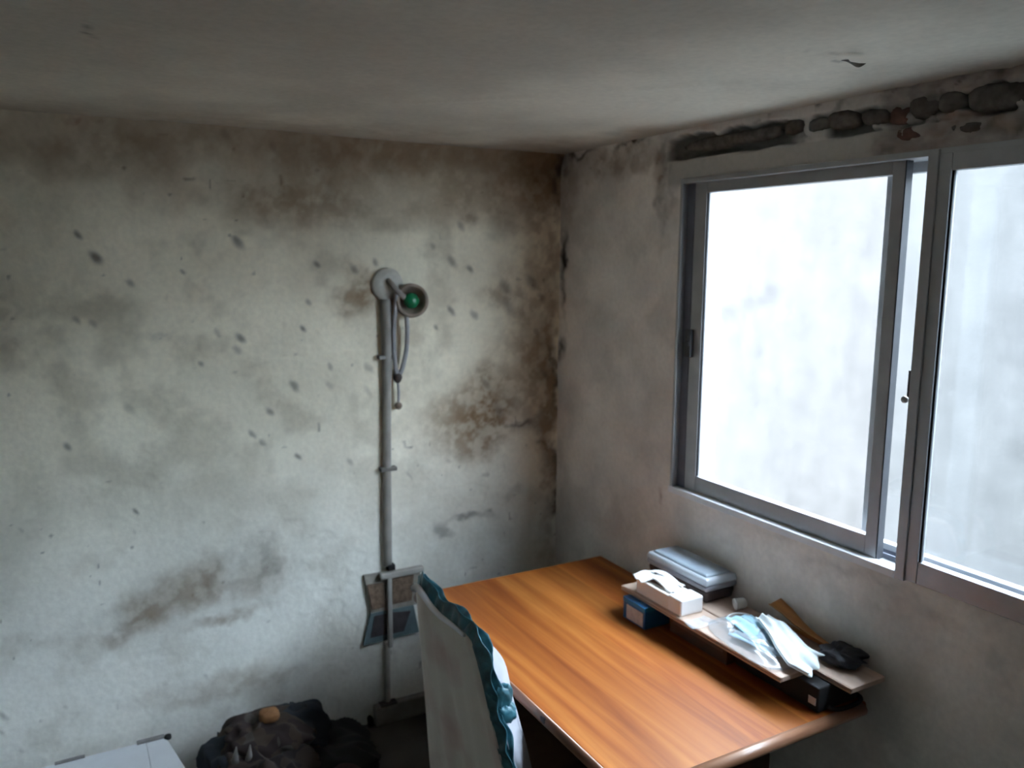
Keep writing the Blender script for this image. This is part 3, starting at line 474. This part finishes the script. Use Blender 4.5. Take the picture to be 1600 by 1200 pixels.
def crumple(name, c, s, m, parent, seed, n=22, amp=.35, p=.75):
    i, j = np.meshgrid(np.arange(n + 1), np.arange(2 * n), indexing='ij'); th = np.pi * i / n; ph = np.pi * j / n
    d = np.stack([np.sin(th) * np.cos(ph), np.sin(th) * np.sin(ph), np.cos(th)], -1); d = np.sign(d) * np.abs(d) ** p
    k = 1 - amp / 2 + amp * (0.6 * (1 - np.abs(2 * vnoise(d[..., 0] * 2.1 + d[..., 2] * 1.7 + seed, d[..., 1] * 2.1 - d[..., 2] + 9, seed) - 1)) + .4 * vnoise(d[..., 0] * 5 + d[..., 2] * 3 + seed, d[..., 1] * 5 - d[..., 2] * 2 + 9, seed + 1))
    P = np.array(c) + d * np.array(s) * k[..., None]; P[..., 2] = np.maximum(P[..., 2], c[2] - s[2] * .8)
    V = P.reshape(-1, 3); F = []
    for a in range(n):
        for b_ in range(2 * n): F.append((a * 2 * n + b_, a * 2 * n + (b_ + 1) % (2 * n), (a + 1) * 2 * n + (b_ + 1) % (2 * n), (a + 1) * 2 * n + b_))
    return mesh(name, V, F, m, parent, True)
tag(crumple('pouch', (-.062, -1.575, .810), (.050, .050, .019), mat('dark_grey_cloth', (0.045, 0.047, 0.06), 0.7, 0.4, 25, bump=.3), None, 61, 30, .7), 'dark grey crumpled pouch at the front end of the mask bag', 'pouch')
# ---------------------------------------------------------------- chair with a ruffled cover
cover_w = mat('white_cover_cloth', (0.34, 0.34, 0.375), 0.9, 0.08, 14, bump=.2)
m, t_, n_, p_ = nt('back_panel_cloth'); tc = n_.new('ShaderNodeTexCoord'); nz = n_.new('ShaderNodeTexNoise'); nz.inputs['Scale'].default_value = 5; nz.inputs['Detail'].default_value = 5
rp = n_.new('ShaderNodeValToRGB'); e = rp.color_ramp.elements; e[0].position = .32; e[0].color = (.58, .45, .41, 1); e[1].position = .55; e[1].color = (.68, .64, .57, 1)
t_.links.new(tc.outputs['Object'], nz.inputs[0]); t_.links.new(nz.outputs[0], rp.inputs[0]); t_.links.new(rp.outputs[0], p_.inputs['Base Color']); p_.inputs['Roughness'].default_value = .95
back_m = m
teal = mat('teal_satin', (0.045, 0.175, 0.225), 0.45, 0.5, 22, c2=(0.012, 0.060, 0.075))
ch = thing('chair', 'chair in white cloth cover with teal ruffles, beside the left edge of the desk', 'chair', (-.80, -1.03, 0))
xb = lambda z: -1.0 + .10 * (.93 - z)
def far_y(z): return -.800 + .055 * min(1, max(0, (.9 - z) / .6))
def near_y(z): return -1.195 - .115 * min(1.25, max(0, (.88 - z) / .30)) 
ZS = [.24, .30, .36, .42, .48, .54, .60, .66, .72, .78, .83, .87, .90, .915]
def top_z(s): return .915 - .020 * math.sin(math.pi * s) - .028 * max(0, (s - .86) / .14) ** 2
def back_fn(off):
    def fn(u, v):
        z = .24 + (top_z(v) - .24) * u; a, b_ = far_y(z), near_y(z); y = a + (b_ - a) * v
        return (xb(z) + off + .005 * math.sin(v * 15 + u * 2) * (1 - u) + .003 * math.sin(v * 31 + 1), y, z)
    return fn
sheet('back_panel', back_fn(0), 24, 26, back_m, ch, .004)
# padded body of the cover: side gusset, front, top
def body_loop(z, s):
    a, b_ = far_y(z) - .004, near_y(z) + .004; x0 = xb(z) + .014; d = .078 + .02 * max(0, .7 - z); return [(x0, a), (x0, b_), (x0 + d * .25, b_ - .010), (x0 + d * .7, b_ + .012), (x0 + d, b_ + .050), (x0 + d, a - .04), (x0 + d * .6, a)]
V = []; F = []
L_ = [.24 + .60 * k / 44 for k in range(44)] + [.84, .85, .862, .871, .878, .883, .886]
SUBD = 5
for z in L_:
    lp = body_loop(z, 0); k = max(0, (z - .80) / .086)
    for q in range(7):
        for s_ in range(SUBD):
            p0, p1, p2, p3 = [Vector(lp[(q + d) % 7]) for d in (-1, 0, 1, 2)]; t = s_ / SUBD
            c = .5 * (2 * p1 + (p2 - p0) * t + (2 * p0 - 5 * p1 + 4 * p2 - p3) * t * t + (3 * p1 - p0 - 3 * p2 + p3) * t ** 3); lin = p1.lerp(p2, t); c = lin.lerp(c, .35); x, y = c
            fx = x - xb(z); x2 = xb(z) + fx * (1 - .62 * k ** 2.2); y2 = y + .03 * k ** 2 * (1 if y < -1.0 else -.3)
            fold = .010 * math.sin(z * 34 + fx * 60) + .005 * math.sin(z * 75 - fx * 90 + 1) ; fold *= min(1, fx / .05) * (1 - k)
            V.append((x2 + fold * .5, y2 + fold, z))
n7 = 7 * SUBD
for q in range(len(L_) - 1):
    for k in range(n7): F.append((q * n7 + k, q * n7 + (k + 1) % n7, (q + 1) * n7 + (k + 1) % n7, (q + 1) * n7 + k))
F.append(tuple(range(n7))[::-1]); F.append(tuple(range((len(L_) - 1) * n7, len(L_) * n7)))
mesh('cover_body', V, F, cover_w, ch, True)
# seam path along the top and down the near side, in the plane of the back
path = [(-.800, .900), (-.835, .925), (-.88, .917), (-.93, .902), (-.99, .897), (-1.05, .902), (-1.11, .907), (-1.16, .908), (-1.195, .893), (-1.215, .86), (-1.228, .82), (-1.240, .78), (-1.253, .74), (-1.266, .70), (-1.280, .66), (-1.296, .62), (-1.312, .58), (-1.322, .52), (-1.326, .46), (-1.328, .40)]
NP = len(path)
def seam(s):
    f_ = s * (NP - 1); i = min(int(f_), NP - 2); t = f_ - i; a, b_ = path[i], path[i + 1]; c = path[min(i + 2, NP - 1)]; d = path[max(i - 1, 0)]
    y = a[0] + (b_[0] - a[0]) * t; z = a[1] + (b_[1] - a[1]) * t; ty, tz = c[0] - d[0], c[1] - d[1]; L = math.hypot(ty, tz); return y, z, tz / L, -ty / L   # outward normal (y, z)
def ruffle(w0, w1, amp, fr, ph, lean):
    def fn(u, v):
        y, z, ny, nz = seam(u); 
        if nz < -.2: ny, nz = -ny, -nz
        if abs(nz) <= .6 and ny > 0: ny, nz = -ny, -nz
        side = sstep(.45, .62, np.array(u)); w = (w0 + (w1 - w0) * v) * (1 + .12 * math.sin(u * fr * .53 + ph)) * (1 - .25 * float(side)); wv = amp * v * math.sin(u * fr + ph) + amp * .5 * math.sin(v * 3.1) * math.sin(u * fr * 2.3 + 1)
        return (xb(z) - .004 + lean * v + wv, y + ny * w, z + nz * w)
    return fn
sheet('ruffle', ruffle(-.010, .036, .006, 56, 0, .014), 160, 8, teal, ch, .0015)
sheet('ruffle', ruffle(-.004, .032, .008, 43, 2, .030), 160, 8, teal, ch, .0015)
pp = [seam(.02 + .34 * k / 14) for k in range(15)]
tube('piping', [(xb(a[1]) - .010, a[0], a[1] - .002) for a in pp], [.011 - .0004 * k for k in range(15)], mat('white_piping', (.82, .83, .88), .8, .05, 20), ch, 8, 3)
# bow lobes on the near side
for k, (y, z, sy, sz, sx) in enumerate([(-1.262, .765, .018, .034, .026), (-1.270, .725, .020, .026, .028)]): crumple('ruffle_fold', (xb(z) + .035, y + .01, z), (sx, sy, sz), teal, ch, 70 + k, 14, .5)
wood_c = wood('chair_wood', (0.13, 0.075, 0.04), (0.10, 0.055, 0.03), (0.06, 0.03, 0.018), 'Z', 0.4, 0.2)
box('seat', (-.885, -1.23, .43), (-.50, -.83, .475), wood_c, ch, .015, 3)
for x, y in ((-.535, -1.20), (-.535, -.86), (-.89, -1.20), (-.89, -.86)): box('leg', (x - .018, y - .018, 0), (x + .018, y + .018, .43), wood_c, ch, .003)
# ---------------------------------------------------------------- wall fittings
offw = mat('grimy_white_plastic', (0.58, 0.56, 0.50), 0.6, 0.2, 25); pipe_m = mat('grey_conduit', (0.30, 0.285, 0.26), 0.6, 0.25, 14); brn = mat('brown_bakelite', (0.25, 0.195, 0.15), 0.5, 0.3, 25); grn = mat('green_glaze', (0.008, 0.19, 0.075), 0.25, 0.3, 30)
cord_m = mat('grey_cord', (0.33, 0.33, 0.34), 0.5, 0.2, 30); dkn = mat('dark_brown_knob', (0.045, 0.03, 0.03), 0.5, 0.3, 40)
wlp = thing('wall_lamp', 'wall lamp with a green bulb in a brown cup and hanging grey cord', 'lamp', (-.75, -.03, 1.70))
lathe('rose', (-.775, -.001, 1.775), (0, -1, 0), [(.062, 0), (.064, .006), (.058, .014), (.030, .020), (.012, .022)], offw, wlp, 32)
tube('bracket', [(-.775, -.018, 1.790), (-.770, -.045, 1.775), (-.745, -.050, 1.745), (-.715, -.040, 1.722)], .011, pipe_m, wlp, 10)
lathe('cup', (-.688, -.004, 1.712), (-.10, -.98, .05), [(.030, 0), (.058, .004), (.066, .030), (.064, .052), (.056, .055), (.050, .050), (.044, .024), (.010, .022)], brn, wlp, 32)
lathe('bulb', (-.694, -.040, 1.714), (-.12, -.98, .05), [(.018, -.012), (.029, .0), (.031, .010), (.026, .021), (.015, .028), (.004, .031)], grn, wlp, 24)
tube('cord', [(-.752, -.045, 1.752), (-.758, -.035, 1.66), (-.762, -.030, 1.57), (-.757, -.028, 1.47), (-.748, -.026, 1.425)], .0095, cord_m, wlp, 8)
tube('cord', [(-.715, -.045, 1.66), (-.708, -.035, 1.60), (-.712, -.030, 1.52), (-.730, -.028, 1.45), (-.746, -.026, 1.425)], .0095, cord_m, wlp, 8)
lathe('knot', (-.747, -.026, 1.440), (0, 0, -1), [(.006, 0), (.016, .010), (.018, .022), (.012, .036), (.006, .042)], dkn, wlp, 16)
tube('pull_cord', [(-.747, -.026, 1.40), (-.743, -.024, 1.36), (-.744, -.022, 1.315)], .0055, cord_m, wlp, 8)
lathe('pull_knob', (-.744, -.022, 1.322), (0, 0, -1), [(.005, 0), (.013, .006), (.015, .016), (.010, .026), (.003, .029)], brn, wlp, 16)
cp = thing('conduit', 'grey cable conduit running down the mouldy wall from the wall lamp', 'conduit', (-.79, -.012, .655))
def half_pipe(name, pts, r_, m, parent): return tube(name, [(x, -.013, z) for x, z in pts], r_, m, parent, 10, 4)
half_pipe('pipe', [(-.785, 1.72), (-.783, 1.55), (-.788, 1.35), (-.792, 1.10), (-.795, .90), (-.797, .665)], [.021, .022, .017, .017, .018, .018], pipe_m, cp)
for z in (1.50, 1.06): box('clip', (-.822, -.030, z - .008), (-.755, -.001, z + .008), mat('clip_metal', (.16, .155, .14), .5, .2, 30, metal=.4), cp, .003)
box('end_sleeve', (-.803, -.036, .648), (-.772, -.004, .672), blackp, cp, .004)
sk = thing('junction_box', 'open broken junction box with a blue green lower frame on the wall behind the chair', 'junction box', (-.78, -.02, .34))
pl2 = mat('broken_plaster', (0.30, 0.28, 0.245), 0.95, 0.3, 25, bump=.5); hol = mat('brown_rubble', (0.17, 0.115, 0.08), 0.95, 0.5, 45, bump=.7); tl2 = mat('blue_green_paint', (0.115, 0.165, 0.18), 0.7, 0.3, 20); drk = mat('painted_shade', (0.05, 0.042, 0.046), 0.9, 0.4, 30)
bm = bmesh.new(); poly_prism(bm, [(-.895, -.001, .640), (-.655, -.001, .632), (-.670, -.001, .475), (-.872, -.001, .478)], (0, -.012, 0)); bm_obj('upper_plate', bm, pl2, sk)
box('ledge', (-.835, -.040, .618), (-.650, -.012, .642), mat('pale_ledge', (.38, .36, .33), .9, .2, 25), sk, .005)
bm = bmesh.new(); poly_prism(bm, [(-.885, -.012, .600), (-.815, -.012, .600), (-.815, -.012, .495), (-.868, -.012, .495)], (0, -.010, 0)); bm_obj('rubble_fill', bm, hol, sk)
bm = bmesh.new(); poly_prism(bm, [(-.782, -.012, .606), (-.690, -.012, .606), (-.700, -.012, .500), (-.782, -.012, .500)], (0, -.010, 0)); bm_obj('rubble_fill', bm, hol, sk)
bm = bmesh.new(); poly_prism(bm, [(-.872, -.001, .478), (-.690, -.001, .475), (-.668, -.001, .355), (-.905, -.001, .350)], (0, -.016, 0)); bm_obj('lower_frame', bm, tl2, sk)
bm = bmesh.new(); poly_prism(bm, [(-.858, -.016, .465), (-.808, -.016, .465), (-.808, -.016, .378), (-.876, -.016, .378)], (0, -.004, 0)); bm_obj('recess_shade', bm, drk, sk)  # raised dark panels, here and below, paint the shade of recesses
bm = bmesh.new(); poly_prism(bm, [(-.785, -.016, .465), (-.705, -.016, .455), (-.735, -.016, .375), (-.785, -.016, .375)], (0, -.004, 0)); bm_obj('recess_shade', bm, drk, sk)
bm = bmesh.new(); add_box(bm, (-.808, -.040, .325), (-.788, -.022, .620), .006); bm_obj('short_pipe', bm, mat('pale_pipe', (.31, .30, .28), .6, .2, 20), sk)
tag(tube('lower_conduit', [(-.803, -.010, .335), (-.806, -.010, .21), (-.808, -.010, .085)], .013, mat('dirty_pipe', (.40, .38, .35), .7, .2, 20), None, 10), 'short painted conduit between the junction box and the wall foot', 'conduit')
pb = thing('wall_block', 'low cement block at the wall foot below the conduit, behind the chair', 'block', (-.76, -.02, 0))
bm = bmesh.new(); add_box(bm, (-.868, -.040, 0), (-.640, -.001, .082), .006); bm_obj('block_body', bm, mat('cement_block', (.33, .31, .28), .95, .25, 20, bump=.4), pb)
box('top_shadow', (-.845, -.0405, .079), (-.775, -.003, .0855), drk, pb, .001)  # dark strip paints the shadow along the top of the block
tag(lump('soot_lump', (-.885, -.02, .02), (.012, .012, .026), blackp, None, 9, 8), 'small black lump on the floor at the wall foot left of the cement block', 'lump')
# ---------------------------------------------------------------- white box, heap of clothes
wb = thing('storage_box', 'white box with a folded lid standing on the floor at the left wall foot', 'box', (-1.84, -.28, 0))
wbm = mat('white_board', (0.74, 0.77, 0.82), 0.6, 0.05, 12); 
bm = bmesh.new(); poly_prism(bm, [(-2.25, -.52, 0), (-1.615, -.52, 0), (-1.615, -.28, 0), (-1.650, -.075, 0), (-1.665, -.06, 0), (-2.25, -.045, 0)], (0, 0, .188)); bm_obj('box_body', bm, wbm, wb)
bm = bmesh.new(); poly_prism(bm, [(-2.252, -.525, .188), (-1.712, -.525, .188), (-1.712, -.050, .188), (-2.252, -.040, .188)], (0, 0, .012)); bm_obj('lid', bm, wbm, wb)
bm = bmesh.new(); poly_prism(bm, [(-1.710, -.525, .188), (-1.610, -.525, .188), (-1.610, -.28, .188), (-1.645, -.070, .188), (-1.662, -.052, .188), (-1.710, -.050, .188)], (0, 0, .0115)); bm_obj('lid', bm, wbm, wb)
gst = mat('grey_tape', (0.28, 0.27, 0.27), 0.7, 0.25, 40); box('tape', (-1.740, -.058, .198), (-1.650, -.038, .207), gst, wb, .002); box('tape', (-1.99, -.052, .198), (-1.90, -.038, .206), gst, wb, .002)
lump('corner_tab', (-1.640, -.060, .203), (.012, .012, .008), blackp, wb, 4, 6)
heap = thing('clothes_heap', 'heap of dark crumpled printed clothes on the floor at the wall foot', 'clothes', (-1.33, -.30, 0))
navy = mat('navy_cloth', (0.018, 0.025, 0.038), 0.9, 0.5, 12); mar = mat('maroon_cloth', (0.055, 0.022, 0.022), 0.9, 0.5, 12); pat = pattern_cloth('patterned_cloth', (0.046, 0.032, 0.027), (0.020, 0.014, 0.015), (0.11, 0.095, 0.088), 34); pat2 = pattern_cloth('brown_print_cloth', (0.048, 0.032, 0.023), (0.024, 0.014, 0.014), (0.065, 0.055, 0.05), 26); org = mat('orange_cloth', (0.32, 0.15, 0.06), 0.9, 0.3, 30); blkc = mat('black_cloth', (0.012, 0.011, 0.013), 0.95, 0.4, 15)
for nm, lab, c, s, m_, sd in [('garment', 'dark brown printed garment', (-1.375, -.42, .105), (.165, .15, .125), pat, 1), ('garment', 'black garment', (-1.14, -.27, .065), (.17, .17, .085), blkc, 2), ('garment', 'navy garment on the left', (-1.435, -.26, .105), (.12, .14, .12), navy, 3), ('garment', 'brown printed garment on top', (-1.34, -.24, .19), (.14, .12, .075), pat2, 4), ('garment', 'navy garment at the top right', (-1.235, -.20, .185), (.11, .10, .070), navy, 5), ('garment', 'maroon garment', (-1.20, -.46, .06), (.14, .12, .075), mar, 6)]:
    crumple(nm, c, s, m_, heap, sd, 44, .62)['label'] = lab
tag(crumple('orange_cloth', (-1.325, -.23, .285), (.032, .032, .020), org, None, 8, 16, .4), 'small orange cloth lying on the top of the clothes heap', 'cloth')
for k, (x, y, z) in enumerate([(-1.469, -.37, .262), (-1.425, -.37, .255)]):
    o = lathe('paper_cone', (x, y, z - .03), (.1, -.1, 1), [(.013, 0), (.009, .022), (.002, .058)], mat('pale_paper', (.24, .23, .22), .9, .1, 30), None, 12); tag(o, ['pale paper cone standing in the clothes heap, left of two', 'pale paper cone standing in the clothes heap, right of two'][k], 'paper', 'paper cones in the clothes heap')
# ceiling crack flake and hanging thread
tag(sheet('paint_flake', lambda u, v: (-.415 + .055 * u + .006 * v, -1.737 - .012 * v, H - .010 - .012 * math.sin(u * 3) * v - .004), 10, 3, ceil_m if False else mat('peeling_paint', (.22, .20, .18), .9, .2, 30), None, .001), 'dark curl of peeling paint hanging from the ceiling above the window', 'paint flake')
